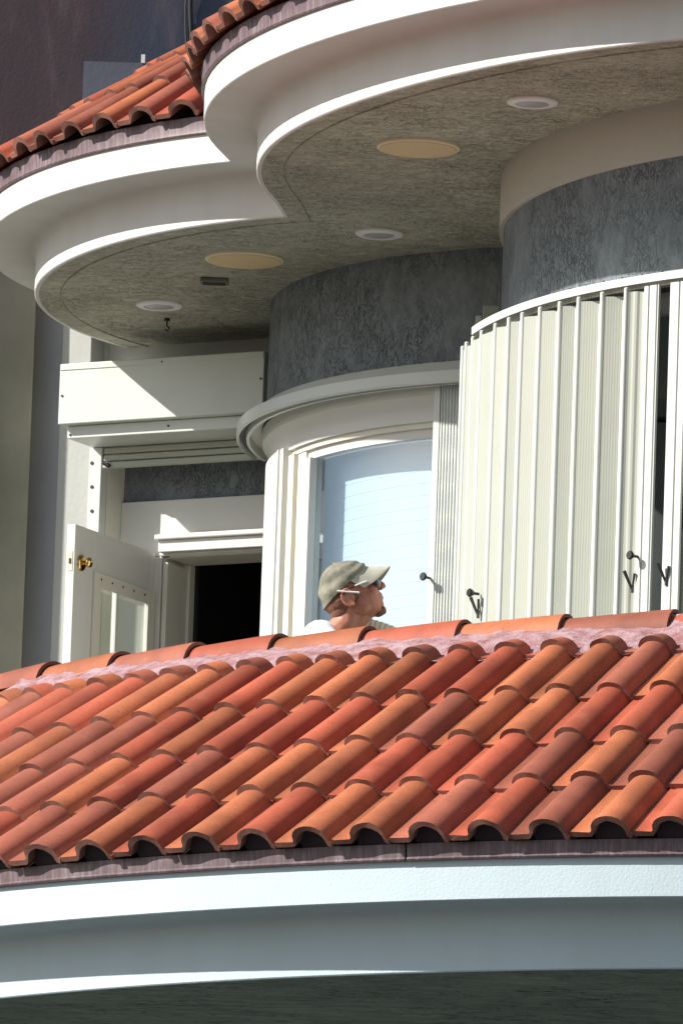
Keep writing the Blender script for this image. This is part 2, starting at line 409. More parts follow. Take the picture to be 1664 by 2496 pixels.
# string position 9 is the barrel that meets the left end of the frame at the eave
fix = {0: {-1:'b',0:'b',1:'o',2:'r',3:'o',4:'r',5:'o',6:'o',7:'b',8:'r',9:'b',10:'o',11:'r'},
       1: {-2:'b',-1:'o',0:'r',1:'b',2:'o',3:'o',4:'o',5:'r',6:'r',7:'r',8:'b',9:'o',10:'b'},
       2: {-3:'b',-2:'b',-1:'r',0:'o',1:'r',2:'r',3:'r',4:'o',5:'b',6:'o',7:'o',8:'r',9:'r',10:'b'},
       3: {-5:'r',-4:'r',-3:'o',-2:'o',-1:'r',0:'r',1:'o',2:'o',3:'o',4:'r',5:'r',6:'o',7:'o',8:'b',9:'o'},
       4: {0:'o',1:'b',2:'o',3:'b',4:'r',5:'r',6:'r',7:'b',8:'b'}}
for u in range(U0, 15):
    for k in range(5):
        s = tab[k]; ch = fix[k].get(u, s[(u - U0) % len(s)]); m = M_tiles['orb'.index(ch)]
        v0 = k + rt_.uniform(-.018, .018); v1 = (k + 1.13) if k < 4 else 4.19
        du = rt_.uniform(-.012, .012)
        clay_tile('roof_tile', MB_, u - .62 + du, u + .38 + du, v0 + (0 if k == 0 else .0), v1, .020 + rt_.uniform(-.002, .003), .000, m, lower)
# sheathing below the tiles, closure behind the eave tiles
us = [U0 - .6 + i * .5 for i in range(49)]
rows_mesh('roof_board', [[MB_(u, v, -.02) for u in us] for v in (.10, 1, 2, 3, 4, 4.6)], M_dark, lower, 30)
# mortar stops inside the mouths of the eave barrels
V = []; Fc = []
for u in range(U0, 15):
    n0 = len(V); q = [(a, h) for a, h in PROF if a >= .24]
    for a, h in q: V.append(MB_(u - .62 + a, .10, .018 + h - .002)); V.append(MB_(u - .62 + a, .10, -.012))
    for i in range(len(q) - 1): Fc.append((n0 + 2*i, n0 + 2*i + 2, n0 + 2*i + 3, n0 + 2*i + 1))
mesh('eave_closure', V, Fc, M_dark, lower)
# ridge
Gx, Gy = (.01087, .2777, -1.14799), (.00987, -.32939, 43.16357)
ZR = 8.545
def ridge_pt(t): return Vector((pe(Gx, t), pe(Gy, t), ZR))
def ridge_dir(t): return (ridge_pt(t + .05) - ridge_pt(t - .05)).normalized()
# mortar bed that fills between ridge tiles and the top course
def mort():
    rows = []
    NR = 7
    for j in range(NR):
        s = j / (NR - 1); r = []
        for i in range(241):
            u = -9 + i * .1; a = MB_(u, 4.15, .018)
            # nearest ridge parameter
            t = min((abs((ridge_pt(x * .05).xy - a.xy).length), x * .05) for x in range(int((-60)), 260))[1] if False else None
            r.append((a, u))
        rows.append(r)
    # ridge params matched by projecting along the uphill direction
    ts = np.arange(-3.5, 12, .02); RP = np.array([[pe(Gx, t), pe(Gy, t)] for t in ts])
    out = [[] for _ in range(NR)]
    for i in range(241):
        a, u = rows[0][i]
        k = np.argmin(((RP - np.array([a.x, a.y])) ** 2).sum(1)); t = ts[k]
        b = ridge_pt(t); inw = (b.xy - a.xy).normalized()
        p1 = Vector((b.x - inw.x * .088, b.y - inw.y * .088, ZR - .075)); p2 = Vector((b.x - inw.x * .03, b.y - inw.y * .03, ZR - .03))
        foot = a - Vector((inw.x * .05, inw.y * .05, .03))
        for j in range(NR):
            s = j / (NR - 1)
            p = foot.lerp(p1, s / .85) if s <= .85 else p1.lerp(p2, (s - .85) / .15)
            nz = noise.noise(Vector((p.x * 9, p.y * 9, p.z * 9 + j))) * .011 + noise.noise(Vector((p.x * 31, p.y * 31, p.z * 31))) * .005
            out[j].append(p + Vector((-inw.x, -inw.y, .9)) * (nz + .012 * math.sin(math.pi * min(1, s / .85))))
    o = rows_mesh('mortar_bed', out, M_mortar, lower, 60)
mort()
rk = 'oobobrorobrobo'
for i in range(-3, 10):
    # the right-hand end laps over the next tile
    V = []; Fc = []; mi = []; nb = 12; ns = 4
    d_lift = .0
    for side in (0, 1):
        for j in range(ns + 1):
            s = j / ns; t = i - .16 + 1.16 * s; c = ridge_pt(t) ; d = ridge_dir(t); n = Vector((0, 0, 1)).cross(d).normalized()
            r = (.078 + .024 * s) - (.015 if side else 0)
            for k in range(nb + 1):
                a = math.pi * k / nb
                V.append(c + Vector((0, 0, -.098)) + n * (r * math.cos(a) * 1.0) + Vector((0, 0, 1)) * (r * math.sin(a) * 1.0))
    O = (ns + 1) * (nb + 1); q = nb + 1
    for j in range(ns):
        for k in range(nb):
            a = j * q + k; Fc.append((a, a + 1, a + q + 1, a + q)); mi.append(0); Fc.append((O + a, O + a + q, O + a + q + 1, O + a + 1)); mi.append(1)
    for k in range(nb):
        Fc.append((k, O + k, O + k + 1, k + 1)); mi.append(1); a = ns * q + k; Fc.append((a, a + 1, O + a + 1, O + a)); mi.append(1)
    for j in range(ns):
        for k in (0, nb): a = j * q + k; Fc.append((a, a + q, O + a + q, O + a)); mi.append(1)
    mesh('ridge_tile', V, Fc, [M_tiles['orb'.index(rk[(i + 3) % len(rk)])], M_edge], lower, 50, mi)
# upstand wall behind the ridge
rows_mesh('upstand_wall', [[Vector((ridge_pt(t).x + o * .55, ridge_pt(t).y + o, z)) for t in [-3 + .25 * i for i in range(54)]] for o, z in ((0, 8.42), (.12, 8.42), (.12, 7.2))], M_beige, lower, 30)

# ------------------------------------------------------------ deck and building below
V = [Vector((p.x, p.y, 7.205)) for p in rowB(-1.0, 0)] + [Vector((8, 49.5, 7.205)), Vector((-2.7, 49.5, 7.205))]
mesh('balcony_deck', V, [tuple(range(len(V)))], M_deck, kind='structure')
lw = thing('ground_floor_wall', 'curved blue-grey stucco wall carrying the lower eave from below', 'wall')
rows_mesh('wall', [rowB(-2.4, z) for z in (0, ZB)], M_drum, lw, 30)

# ------------------------------------------------------------ bay drums
def drum(name, c, r, z0, z1, a0, a1, m, parent, th=.14, n=48):
    return arc_solid(name, c, a0, a1, [(r, z0), (r, z1), (r - th, z1), (r - th, z0)], m, parent, n, 40)
wM = thing('bay_wall', 'middle round bay of blue-grey stucco above the curved window', 'wall')
drum('wall', cM, rM, 10.185, ZS, -200, -60, M_drum, wM)
wD = thing('bay_wall', 'right round bay of blue-grey stucco with a beige frieze under the soffit', 'wall')
drum('wall', cD, rD - .0, 9.99, 10.54, -205, -60, M_drum, wD)
arc_solid('frieze', cD, -205, -60, [(rD + .018, 10.533), (rD + .018, ZS), (rD - .1, ZS), (rD - .1, 10.533)], M_beige, wD, 48, 40)
# rooms behind (dark)
rm = thing('room_interior', 'dark unlit room seen through the gap in the folding shutters', 'room')
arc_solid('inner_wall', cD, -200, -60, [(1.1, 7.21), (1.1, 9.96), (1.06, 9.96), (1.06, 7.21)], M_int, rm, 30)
arc_solid('ceiling', cD, -200, -60, [(rD - .15, 9.955), (rD - .15, 9.985), (1.0, 9.985), (1.0, 9.955)], M_woodc, rm, 30)
gD = thing('bay_glazing', 'dark curved glazing of the right bay behind the folding shutters', 'window')
arc_solid('pane', cD, -205, -60, [(rD - .06, 7.25), (rD - .06, 9.93), (rD - .07, 9.93), (rD - .07, 7.25)], M_glassk, gD, 48)
for a in (-170, -150, -128.9, -108, -85):
    arc_solid('mullion', cD, a - .45, a + .45, [(rD - .03, 7.21), (rD - .03, 9.99), (rD - .11, 9.99), (rD - .11, 7.21)], M_wood, gD, 2)
arc_solid('frame_head', cD, -205, -60, [(rD - .028, 9.90), (rD - .028, 9.988), (rD - .11, 9.988), (rD - .11, 9.90)], M_wood, gD, 48)
for a, r, z in ((-128.3, 1.55, 9.948), (-127.6, 1.9, 9.948), (-129.2, 2.0, 9.948)):
    p = Vector((cD[0] + r * math.cos(R_(a)), cD[1] + r * math.sin(R_(a)), z))
    b = MB(); b.tube([p, p + Vector((0, 0, -.03))], .035, 12)
    b.build('ceiling_spotlight', M_trim, rm, 40)
    b = MB(); b.box((p.x - .12, p.y - .005, p.z - .055), (p.x + .12, p.y + .005, p.z - .045)); b.build('track_bar', M_trim, rm)

# middle bay window
wn = thing('bay_window', 'curved white framed window with blue-white glass behind the man in the cap', 'window')
arc_solid('head_casing', cM, -196, -60, [(rM - .03, 10.02), (rM - .03, 10.06), (rM - .02, 10.09), (rM + .012, 10.125), (rM + .016, 10.184), (rM - .1, 10.184), (rM - .1, 10.02)], M_wood, wn, 60, 35)
arc_solid('frame_head', cM, -163, -100, [(rM - .045, 9.995), (rM - .045, 10.02), (rM - .12, 10.02), (rM - .12, 9.995)], M_woodc, wn, 40, 35)
arc_solid('sash_head', cM, -156.3, -108, [(rM - .062, 9.955), (rM - .062, 9.995), (rM - .12, 9.995), (rM - .12, 9.955)], M_wood, wn, 40, 35)
arc_solid('pillar', cM, -192, -162.2, [(rM - .005, 7.21), (rM - .005, 10.03), (rM - .13, 10.03), (rM - .13, 7.21)], M_wood, wn, 16, 35)
arc_solid('pillar_bead', cM, -164.6, -163.9, [(rM + .004, 7.21), (rM + .004, 10.03), (rM - .03, 10.03), (rM - .03, 7.21)], M_wood, wn, 2, 35)
arc_solid('jamb', cM, -162.2, -159.6, [(rM - .03, 7.21), (rM - .03, 9.995), (rM - .13, 9.995), (rM - .13, 7.21)], M_woodc, wn, 4, 35)
arc_solid('jamb', cM, -159.6, -156.3, [(rM - .05, 7.21), (rM - .05, 9.995), (rM - .13, 9.995), (rM - .13, 7.21)], M_woodc, wn, 4, 35)
arc_solid('sash_stile', cM, -156.3, -154.0, [(rM - .04, 7.21), (rM - .04, 9.957), (rM - .075, 9.957), (rM - .075, 7.21)], M_wood, wn, 4, 35)
arc_solid('sash_stile', cM, -110, -107, [(rM - .04, 7.21), (rM - .04, 9.957), (rM - .12, 9.957), (rM - .12, 7.21)], M_wood, wn, 4, 35)
arc_solid('jamb', cM, -107, -60, [(rM - .03, 7.21), (rM - .03, 9.995), (rM - .13, 9.995), (rM - .13, 7.21)], M_woodc, wn, 16, 35)
arc_solid('pane', cM, -156.1, -109, [(rM - .078, 7.25), (rM - .078, 9.957), (rM - .083, 9.957), (rM - .083, 7.25)], M_glass, wn, 40, 35)
sh = thing('pleated_shade', 'white pleated window shade hanging inside the curved window', 'blind')
pr = []; z = 7.25; k = 0
while z < 9.98: pr += [(rM - .200, z), (rM - .200, z + .048), (rM - .2020, z + .051)]; z += .054
rows_mesh('fabric', [[Vector((cM[0] + r * math.cos(R_(a)), cM[1] + r * math.sin(R_(a)), z)) for a in np.linspace(-162, -95, 41)] for r, z in pr], M_shade, sh, 10)
rmM = thing('bay_lining', 'inner lining wall closing the room behind the middle bay', 'wall')
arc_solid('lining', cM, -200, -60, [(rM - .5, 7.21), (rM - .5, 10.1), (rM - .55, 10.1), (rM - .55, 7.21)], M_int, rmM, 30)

# ------------------------------------------------------------ folding shutters
def knob(parent, p, out, side):
    """black T-shaped pull: stem and conical grip"""
    b = MB(); b.tube([p, p + out * .03, p + out * .032 + side * .002], [.006, .006, .004], 8)
    b.tube([p + out * .028, p + out * .045, p + out * .052], [.010, .019, .015], 10)
    b.build('knob', M_black, parent, 40)
def latch(parent, p, out, side):
    b = MB(); b.tube([p + out * .004, p + out * .03 - side * .022 + Vector((0, 0, .075))], [.005, .008], 6)
    b.tube([p + out * .004 + Vector((0, 0, .0)), p + out * .008 + side * .015 + Vector((0, 0, .065))], [.004, .006], 6)
    b.tube([p + out * .003 + Vector((0, 0, -.012)), p + out * .003 + Vector((0, 0, .02))], .007, 6)
    b.build('latch', M_black, parent, 40)
def pol(c, a, r, z): return Vector((c[0] + r * math.cos(R_(a)), c[1] + r * math.sin(R_(a)), z))
def blade(parent, p, q, z0, z1, th=.010, ribs=7, m=None, dep=.0005):
    """one folded blade between two plan points, with rolled ribs"""
    d = (q - p); L = d.length; d.normalize(); n = Vector((d.y, -d.x, 0))
    prof = []
    for i in range(ribs * 4 + 1):
        s = i / (ribs * 4); off = (0 if (i % 4) in (0, 1) else dep * (1 if i % 4 == 2 else 1)); prof.append((s * L, off if 0 < s < 1 else 0))
    V = []; Fc = []; nn = len(prof)
    for z in (z0, z1):
        for s, o in prof: V.append(Vector((p.x, p.y, z)) + d * s + n * (th / 2 - o))
        for s, o in prof: V.append(Vector((p.x, p.y, z)) + d * s - n * th / 2)
    B = 2 * nn
    for i in range(nn - 1):
        Fc.append((i, i + 1, B + i + 1, B + i)); Fc.append((nn + i, B + nn + i, B + nn + i + 1, nn + i + 1)); Fc.append((B + i, B + i + 1, B + nn + i + 1, B + nn + i))
    Fc.append((0, B, B + nn, nn)); Fc.append((nn - 1, nn + nn - 1, B + nn + nn - 1, B + nn - 1))
    return mesh('blade', V, Fc, m or M_alu, parent, 20)
def post(parent, p, z0, z1, r=.011, m=None, name='post'):
    b = MB(); b.tube([Vector((p.x, p.y, z0)), Vector((p.x, p.y, z1)), Vector((p.x, p.y, z1 + .004))], [r, r, r * .6], 10)
    return b.build(name, m or M_aluw, parent, 40)

fs = thing('folding_shutter', 'cream accordion storm shutter spread round the right bay under a curved white track', 'shutter')
RT = 2.485
arc_solid('track', cD, -167.5, -60, [(rD - .003, 10.050), (rD + .06, 10.050), (RT - .02, 10.022), (RT + .026, 10.014), (RT + .026, 9.982), (RT + .020, 9.982), (RT + .018, 10.000), (RT - .018, 10.000), (RT - .020, 9.972), (RT - .028, 9.972), (rD - .003, 10.0)], M_aluw, fs, 90, 30)
for i in range(26):
    a = -170 + i * 2.6; p = pol(cD, a, RT - .005, 10.0225)
    b = MB(); b.tube([p, p + Vector((0, 0, .006))], .005, 6); b.build('screw', M_screw, fs)
angs = [-172.5, -170.3, -167.4, -164.3, -160.3, -157.0, -154.1, -150.7, -147.3, -144.3, -140.85, -137.6]
ZT0, ZT1 = 7.23, 9.968
for i, a in enumerate(angs):
    o = pol(cD, a, RT + .018, 0); post(fs, o, ZT0, ZT1 + .004, .0105)
    if i + 1 < len(angs):
        nx = pol(cD, angs[i + 1], RT + .018, 0); outd = (nx - Vector((cD[0], cD[1], 0))).normalized()
        dep = .085 if a > -163 else .06
        # the inner fold sits behind the next post
        inn = nx + Vector((-.004, dep * 1.05, 0)) if a > -169 else nx - outd * .05
        blade(fs, o, inn, ZT0, ZT1 - .012, ribs=8)
        blade(fs, inn + Vector((.006, 0, 0)), nx, ZT0, ZT1 - .012, ribs=8)
        post(fs, inn, ZT0, ZT1 - .012, .008)
# last ribbed blade, lead posts, gap, next leaf
o = pol(cD, -137.6, RT + .018, 0); q = pol(cD, -135.1, RT - .03, 0)
blade(fs, o, q, ZT0, ZT1 - .01, ribs=3, dep=.004)
def lead(a0, a1, r0=RT + .02, r1=RT + .008, parent=None, z1=ZT1):
    return arc_solid('lead_post', cD, a0, a1, [(r1, ZT0), (r0, ZT0), (r0, z1), (r1, z1)], M_aluw, parent or fs, 2, 30)
lead(-135.25, -134.75); lead(-134.55, -133.75); lead(-133.55, -133.45)
fs2 = thing('folding_shutter', 'second cream shutter leaf standing right of the dark gap at the picture edge', 'shutter')
lead(-132.05, -131.05, parent=fs2); lead(-130.85, -130.15, parent=fs2)
blade(fs2, pol(cD, -130.1, RT - .01, 0), pol(cD, -127.4, RT + .02, 0), ZT0, ZT1 - .01, ribs=3, dep=.004)
for i in range(8):
    a = -127.4 + i * 3.3; o = pol(cD, a, RT + .018, 0); nx = pol(cD, a + 3.3, RT + .018, 0); inn = nx + Vector((-.004, .09, 0))
    post(fs2, o, ZT0, ZT1 + .004, .0105); blade(fs2, o, inn, ZT0, ZT1 - .012, ribs=8); blade(fs2, inn + Vector((.006, 0, 0)), nx, ZT0, ZT1 - .012, ribs=8)

# shutters stacked on the middle bay
st = thing('shutter_stack', 'folded stack of narrow cream shutter blades on the middle bay, right of the curved window', 'shutter')
RM_ = 1.764
arc_solid('track', cM, -197, -60, [(rM + .001, 10.272), (rM + .04, 10.262), (RM_ - .03, 10.215), (RM_ + .020, 10.205), (RM_ + .020, 10.158), (RM_ + .010, 10.150), (RM_ + .006, 10.180), (RM_ - .02, 10.180), (RM_ - .025, 10.150), (RM_ - .038, 10.150), (RM_ - .04, 10.19), (rM + .017, 10.195)], M_aluw, st, 90, 30)
for i in range(24):
    a = -190 + i * 4; p = pol(cM, a, rM + .022, 10.262)
    b = MB(); b.tube([p, p + Vector((0, 0, .008))], .005, 6); b.build('screw', M_screw, st)
arc_solid('groove_shade', cM, -197, -60, [(RM_ - .018, 10.170), (RM_ + .004, 10.170), (RM_ + .004, 10.176), (RM_ - .018, 10.176)], M_screw, st, 90, 30)  # dark strip that paints the shade inside the track groove
arc_solid('lead_post', cM, -122.9, -121.9, [(rM + .0, 7.23), (rM + .045, 7.23), (rM + .045, 10.182), (rM + .0, 10.182)], M_aluw, st, 2, 30)
for i in range(14):
    a = -121.6 + i * .50; o = pol(cM, a, rM + .040, 0); q = pol(cM, a + .25, rM + .0365, 0)
    nx = pol(cM, a + .50, rM + .040, 0); blade(st, o, q, 7.23, 10.180, .003, 1, M_aluw); blade(st, q, nx, 7.23, 10.180, .003, 1, M_aluw); post(st, o, 7.23, 10.182, .0046, M_aluw)

# T pulls and latches
def on_shutter(px, py, c, r):
    d = ray(px, py); ax, ay = -c[0], -c[1]; A = d.x * d.x + d.y * d.y; B = 2 * (ax * d.x + ay * d.y); Cc = ax * ax + ay * ay - r * r
    t = (-B - math.sqrt(B * B - 4 * A * Cc)) / 2 / A; return Vector((0, 0, 1.6)) + d * t
for fn, px, py, c, r, par in ((knob, 1046, 1409, cM, rM + .05, st), (knob, 1166, 1448, cD, RT + .02, fs), (latch, 1166, 1500, cD, RT + .02, fs), (knob, 1553, 1357, cD, RT + .02, fs), (latch, 1541, 1438, cD, RT + .02, fs), (latch, 1623, 1420, cD, RT + .02, fs2)):
    p = on_shutter(px, py, c, r); out = Vector((p.x - c[0], p.y - c[1], 0)).normalized()
    if fn is knob: out = (out * .5 + Vector((-.45 if px < 1200 else -.5, -.5, 0))).normalized()
    fn(par, p, out, Vector((-out.y, out.x, 0)))
# small shutter housing between the two bays
hb = thing('shutter_housing', 'small cream shutter housing wedged between the two bays', 'shutter')
pa, pb = atY(1175, 812, 45.08), atY(1213, 745, 45.08)
b = MB(); b.box((pa.x, 45.08, pa.z - .8), (pb.x + .01, 45.20, pb.z)); bevel(b.build('case', M_alu, hb))
pa, pb = atY(1156, 860, 45.10), atY(1174, 768, 45.10)
b = MB(); b.box((pa.x, 45.11, pa.z - .8), (pb.x - .002, 45.20, pb.z)); bevel(b.build('end_cap', M_aluw, hb))
pa, pb = atY(1212, 790, 45.08), atY(1215, 714, 45.08)
b = MB(); b.box((pa.x, 45.06, pa.z - .8), (pb.x + .002, 45.078, pb.z)); b.build('fin', M_alu, hb)

# ------------------------------------------------------------ door wall (turned 28 degrees to the left)
TH_ = R_(28.2); ex_ = Vector((math.cos(TH_), -math.sin(TH_), 0)); ey_ = Vector((math.sin(TH_), math.cos(TH_), 0))
OB = Vector((-.368, 47.10, 0))               # right front corner of the roller box
TW = Matrix(((ex_.x, ey_.x, 0, OB.x), (ex_.y, ey_.y, 0, OB.y), (0, 0, 1, 0), (0, 0, 0, 1)))
def wl(px, py, dep):
    """local (s, z) on the plane parallel to the door wall, dep behind the box front"""
    d = ray(px, py); n = ey_; p0 = OB + n * dep; t = (p0 - Vector((0, 0, 1.6))).dot(n) / d.dot(n); p = Vector((0, 0, 1.6)) + d * t
    return (p - OB).dot(ex_), p.z
def lbox(name, x0, x1, d0, d1, z0, z1, m, parent, bv=.003):
    b = MB(); b.box((x0, d0, z0), (x1, d1, z1), T=TW); o = b.build(name, m, parent)
    if bv: bevel(o, bv)
    return o
sl_, zt = wl(147, 890, 0); _, zb_ = wl(144, 1035, 0); sr_, zt2 = wl(645, 852, 0); _, zb2 = wl(643, 1002, 0)
zt = (zt + zt2) / 2; zb_ = (zb_ + zb2) / 2
WD = .34                                     # depth of the wall face behind the box front
rs = thing('roller_shutter', 'white boxed roller shutter half raised over the balcony doorway', 'shutter')
lbox('shutter_box', sl_, sr_, 0, WD - .004, zb_, zt, M_aluw, rs, .004)
lbox('box_lip', sl_ + .004, sr_ - .004, -.004, .0, zt - .030, zt - .004, M_aluw, rs, .001)
for px, py in ((152, 965), (396, 882), (636, 923)):
    s_, z_ = wl(px, py, 0); b = MB(); b.tube([TW @ Vector((s_, -.004, z_)), TW @ Vector((s_, .002, z_))], .0055, 8); b.build('screw', M_screw, rs)
s1, z1 = wl(165, 1046, .05); s2, z2 = wl(165, 1069, .05)
lbox('box_base', s1, sr_ + .02, .05, WD - .004, z2, zb_ - .002, M_aluw, rs)
for px, py in ((172, 1060), (411, 1038)):
    s_, z_ = wl(px, py, .05); b = MB(); b.tube([TW @ Vector((s_, .046, z_)), TW @ Vector((s_, .052, z_))], .0055, 8); b.build('screw', M_screw, rs)
zq = z2
ra, _ = wl(219, 1086, .28); rb, _ = wl(249, 1086, .28)
lbox('guide_rail', ra, rb, .28, WD - .004, 7.21, zq - .002, M_aluw, rs)
for py in (1129, 1187, 1246, 1306):
    s_, z_ = wl(224, py, .28); b = MB(); b.tube([TW @ Vector((s_ + .002, .277, z_)), TW @ Vector((s_ + .002, .282, z_))], .0085, 10); b.build('rail_hole', M_black, rs)
# raised slats
_, za = wl(260, 1142, .29); n_s = 3
hs_ = (zq - za) / n_s
for i in range(n_s):
    lbox('slat', rb + .004, sr_ + .10, .288 - (.006 if i == 0 else 0), .312, za + i * hs_, za + (i + 1) * hs_ - .004, M_alu, rs, .006)
s_, z_ = wl(262, 1130, .27); b = MB(); b.tube([TW @ Vector((s_ - .02, .27, z_ + .004)), TW @ Vector((s_ + .012, .27, z_ - .012))], .009, 8); b.build('end_stop', M_black, rs)

dw = thing('door_wall', 'pale stucco wall with the balcony doorway left of the middle bay', 'wall')
ol, _ = wl(252, 1200, WD)                     # left edge of the opening
lbox('wall', wl(158, 1200, WD)[0] - .04, ol, WD, WD + .30, 7.21, 11.12, M_pale, dw, 0)
lbox('wall', -1.9, wl(158, 1200, WD)[0] - .041, WD + .002, WD + .30, 7.21, 11.12, M_paleshade, dw, 0)  # stretch of the same wall with its shade painted in
_, zlint = wl(300, 1110, WD)
lbox('wall', ol + .001, .45, WD + .002, WD + .298, zt - .03, 11.12, M_pale, dw, 0)
s3, _ = wl(170, 870, WD - .12); s4, _ = wl(222, 870, WD - .12); lbox('pilaster', s3, s4, WD - .12, WD - .001, zb_ + .1, 11.1, M_pale, dw, .004)
DI = WD + .16                                 # inner wall plane
ol2, ztop = wl(296, 1226, DI)
lbox('opening_side', ol - .001, ol + .02, WD - .002, DI, 7.21, zt - .028, M_woodc, dw, 0)
lbox('inner_wall', ol, .45, DI, DI + .12, ztop, zt - .03, M_drum, dw, 0)
dr = thing('door_frame', 'cream painted door surround with a stepped moulding over the dark doorway', 'doorway')
jl, zm0 = wl(390, 1312, DI - .05); _, zm1 = wl(395, 1347, DI - .05)
lbox('head_board', ol + .021, .45, DI - .025, DI - .001, zm1 - .01, ztop - .004, M_wood, dr)
lbox('side_board', ol + .021, jl - .001, DI - .024, DI - .002, 7.21, zm1 - .012, M_wood, dr)
lbox('moulding_cap', jl - .012, .45, DI - .085, DI - .026, zm0 - .012, zm0 + .012, M_wood, dr, .006)
lbox('moulding', jl, .45, DI - .065, DI - .026, zm1, zm0 - .013, M_wood, dr, .004)
dl, zd = wl(472, 1379, DI + .2)
lbox('jamb', jl - .02, jl + .005, DI - .001, DI + .22, 7.21, zm1 - .012, M_woodc, dr)
lbox('jamb', jl + .006, dl, DI + .17, DI + .22, 7.21, zd, M_woodc, dr)
lbox('jamb_face', jl + .0055, jl + .03, DI - .02, DI + .17, 7.21, zm1 - .04, M_woodc, dr)
lbox('head_jamb', jl + .006, .45, DI + .0, DI + .22, zd + .002, zm1 - .014, M_woodc, dr)
lbox('head_stop', jl + .031, .45, DI - .012, DI - .0015, zd + .015, zm1 - .016, M_wood, dr)
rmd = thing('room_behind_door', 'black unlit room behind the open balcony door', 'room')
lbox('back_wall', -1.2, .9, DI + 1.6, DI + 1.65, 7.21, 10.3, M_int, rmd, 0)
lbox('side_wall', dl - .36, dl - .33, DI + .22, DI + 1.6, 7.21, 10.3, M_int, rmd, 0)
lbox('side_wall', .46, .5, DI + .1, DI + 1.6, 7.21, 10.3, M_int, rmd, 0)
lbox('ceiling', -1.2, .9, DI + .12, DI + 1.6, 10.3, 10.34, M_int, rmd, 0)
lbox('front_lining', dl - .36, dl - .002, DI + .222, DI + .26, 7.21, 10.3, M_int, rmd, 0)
# door leaf, hinged on the left jamb, standing open
hinge = atY(405, 1350, 0.1 + (TW @ Vector((jl, DI - .02, 0))).y); free = atY(185, 1284, hinge.y - .78)
d_ = Vector((hinge.x - free.x, hinge.y - free.y, 0)); LW = d_.length; d_.normalize()
# n_ points away from the camera side; the leaf thickness goes to the free edge's left
n_ = Vector((-d_.y, d_.x, 0)); TL = Matrix(((d_.x, n_.x, 0, free.x), (d_.y, n_.y, 0, free.y), (0, 0, 1, 0), (0, 0, 0, 1)))
zL = (free.z + hinge.z) / 2
df = thing('balcony_door', 'open white half-glazed balcony door with a brass knob', 'door')
def dbox(name, x0, x1, y0, y1, z0, z1, m, bv=.002, par=None):
    b = MB(); b.box((x0, y0, z0), (x1, y1, z1), T=TL); o = b.build(name, m, par or df)
    if bv: bevel(o, bv)
    return o
TK = .042
g0, g1, gz = .21, LW - .14, zL - .215
dbox('stile', 0, g0, 0, TK, 7.23, zL, M_wood); dbox('stile', g1, LW, 0, TK, 7.23, zL, M_wood)
dbox('top_rail', g0 + .0005, g1 - .0005, .0, TK, gz, zL, M_wood); dbox('bottom_rail', g0 + .0005, g1 - .0005, .0, TK, 7.23, 7.9, M_wood)
# raised glazing frame
for nm, a in (('glazing_bead', (g0 - .03, g0 + .035, gz + .0, 7.95)), ('glazing_bead', (g1 - .035, g1 + .03, gz, 7.95))):
    dbox(nm, a[0], a[1], -.012, -.0005, a[3], a[2] + .03, M_woodc)
dbox('glazing_bead', g0 + .036, g1 - .036, -.012, -.0005, gz - .035, gz + .03, M_woodc)
dbox('glazing_bead', g0 + .036, g1 - .036, -.012, -.0005, 7.95, 8.01, M_woodc)
gm = g0 + .036 + (g1 - g0 - .07) * .42
dbox('muntin', gm - .011, gm + .011, .006, .03, 8.0, gz, M_wood)
for zz in (gz - .36, gz - .72, gz - 1.08, gz - 1.44): dbox('muntin', g0, g1, .008, .028, zz - .011, zz + .011, M_wood)
dbox('pane', g0, g1, .016, .020, 7.9, gz, M_glassd, 0)
for i in range(5):
    b = MB(); b.tube([TL @ Vector((g0 + .03 + i * .105, -.0145, gz + .002)), TL @ Vector((g0 + .03 + i * .105, -.011, gz + .002))], .005, 8); b.build('screw', M_screw, df)
# knob with rose, on the camera side
pk = Vector((.055, 0, 0)); ks = atY(203, 1371, free.y + .04)
b = MB()
def kp(y): return TL @ Vector((.062, y, ks.z))
b.tube([kp(-.0005), kp(-.008), kp(-.012), kp(-.014)], [.038, .037, .028, .012], 20)
b.tube([kp(-.013), kp(-.025), kp(-.032), kp(-.042), kp(-.050), kp(-.055)], [.010, .011, .020, .025, .021, .008], 20)
b.build('knob', M_brass, df, 60)
dbox('strike_plate', -.0025, -.0003, .009, .033, ks.z - .045, ks.z + .045, M_discrim, .0005)
dbox('latch_bolt', -.006, -.0026, .016, .026, ks.z - .012, ks.z + .012, M_screw, 0)
# surfaces that the open door leaf shuts off
for z in (9.55, 8.9, 8.0):
    b = MB(); b.tube([TL @ Vector((LW + .004, -.004, z - .05)), TL @ Vector((LW + .004, -.004, z + .05))], .006, 8); b.build('hinge', M_brass, df, 40)

# ------------------------------------------------------------ neighbour walls on the left
nb = thing('corner_wall', 'olive grey stucco wall at the left edge beside the lit doorway wall', 'wall')
pc = atY(85, 850, 47.937); tx = Vector((math.cos(R_(15)), math.sin(R_(15)), 0)); ty = Vector((-tx.y, tx.x, 0))
Tn = Matrix(((tx.x, ty.x, 0, pc.x), (tx.y, ty.y, 0, pc.y), (0, 0, 1, 0), (0, 0, 0, 1)))
b = MB(); b.box((-1.0, 0, 0), (0, .6, 11.3), T=Tn); bevel(b.build('wall', M_olive, nb), .012, 3)
tw = thing('tower_wall', 'tall dark purple-brown stained wall rising behind the upper tiles', 'wall')
tx2 = Vector((math.cos(R_(9)), math.sin(R_(9)), 0)); ty2 = Vector((-tx2.y, tx2.x, 0)); pq = Vector((-.55, 48.3, 0))
Tt = Matrix(((tx2.x, ty2.x, 0, pq.x), (tx2.y, ty2.y, 0, pq.y), (0, 0, 1, 0), (0, 0, 0, 1)))
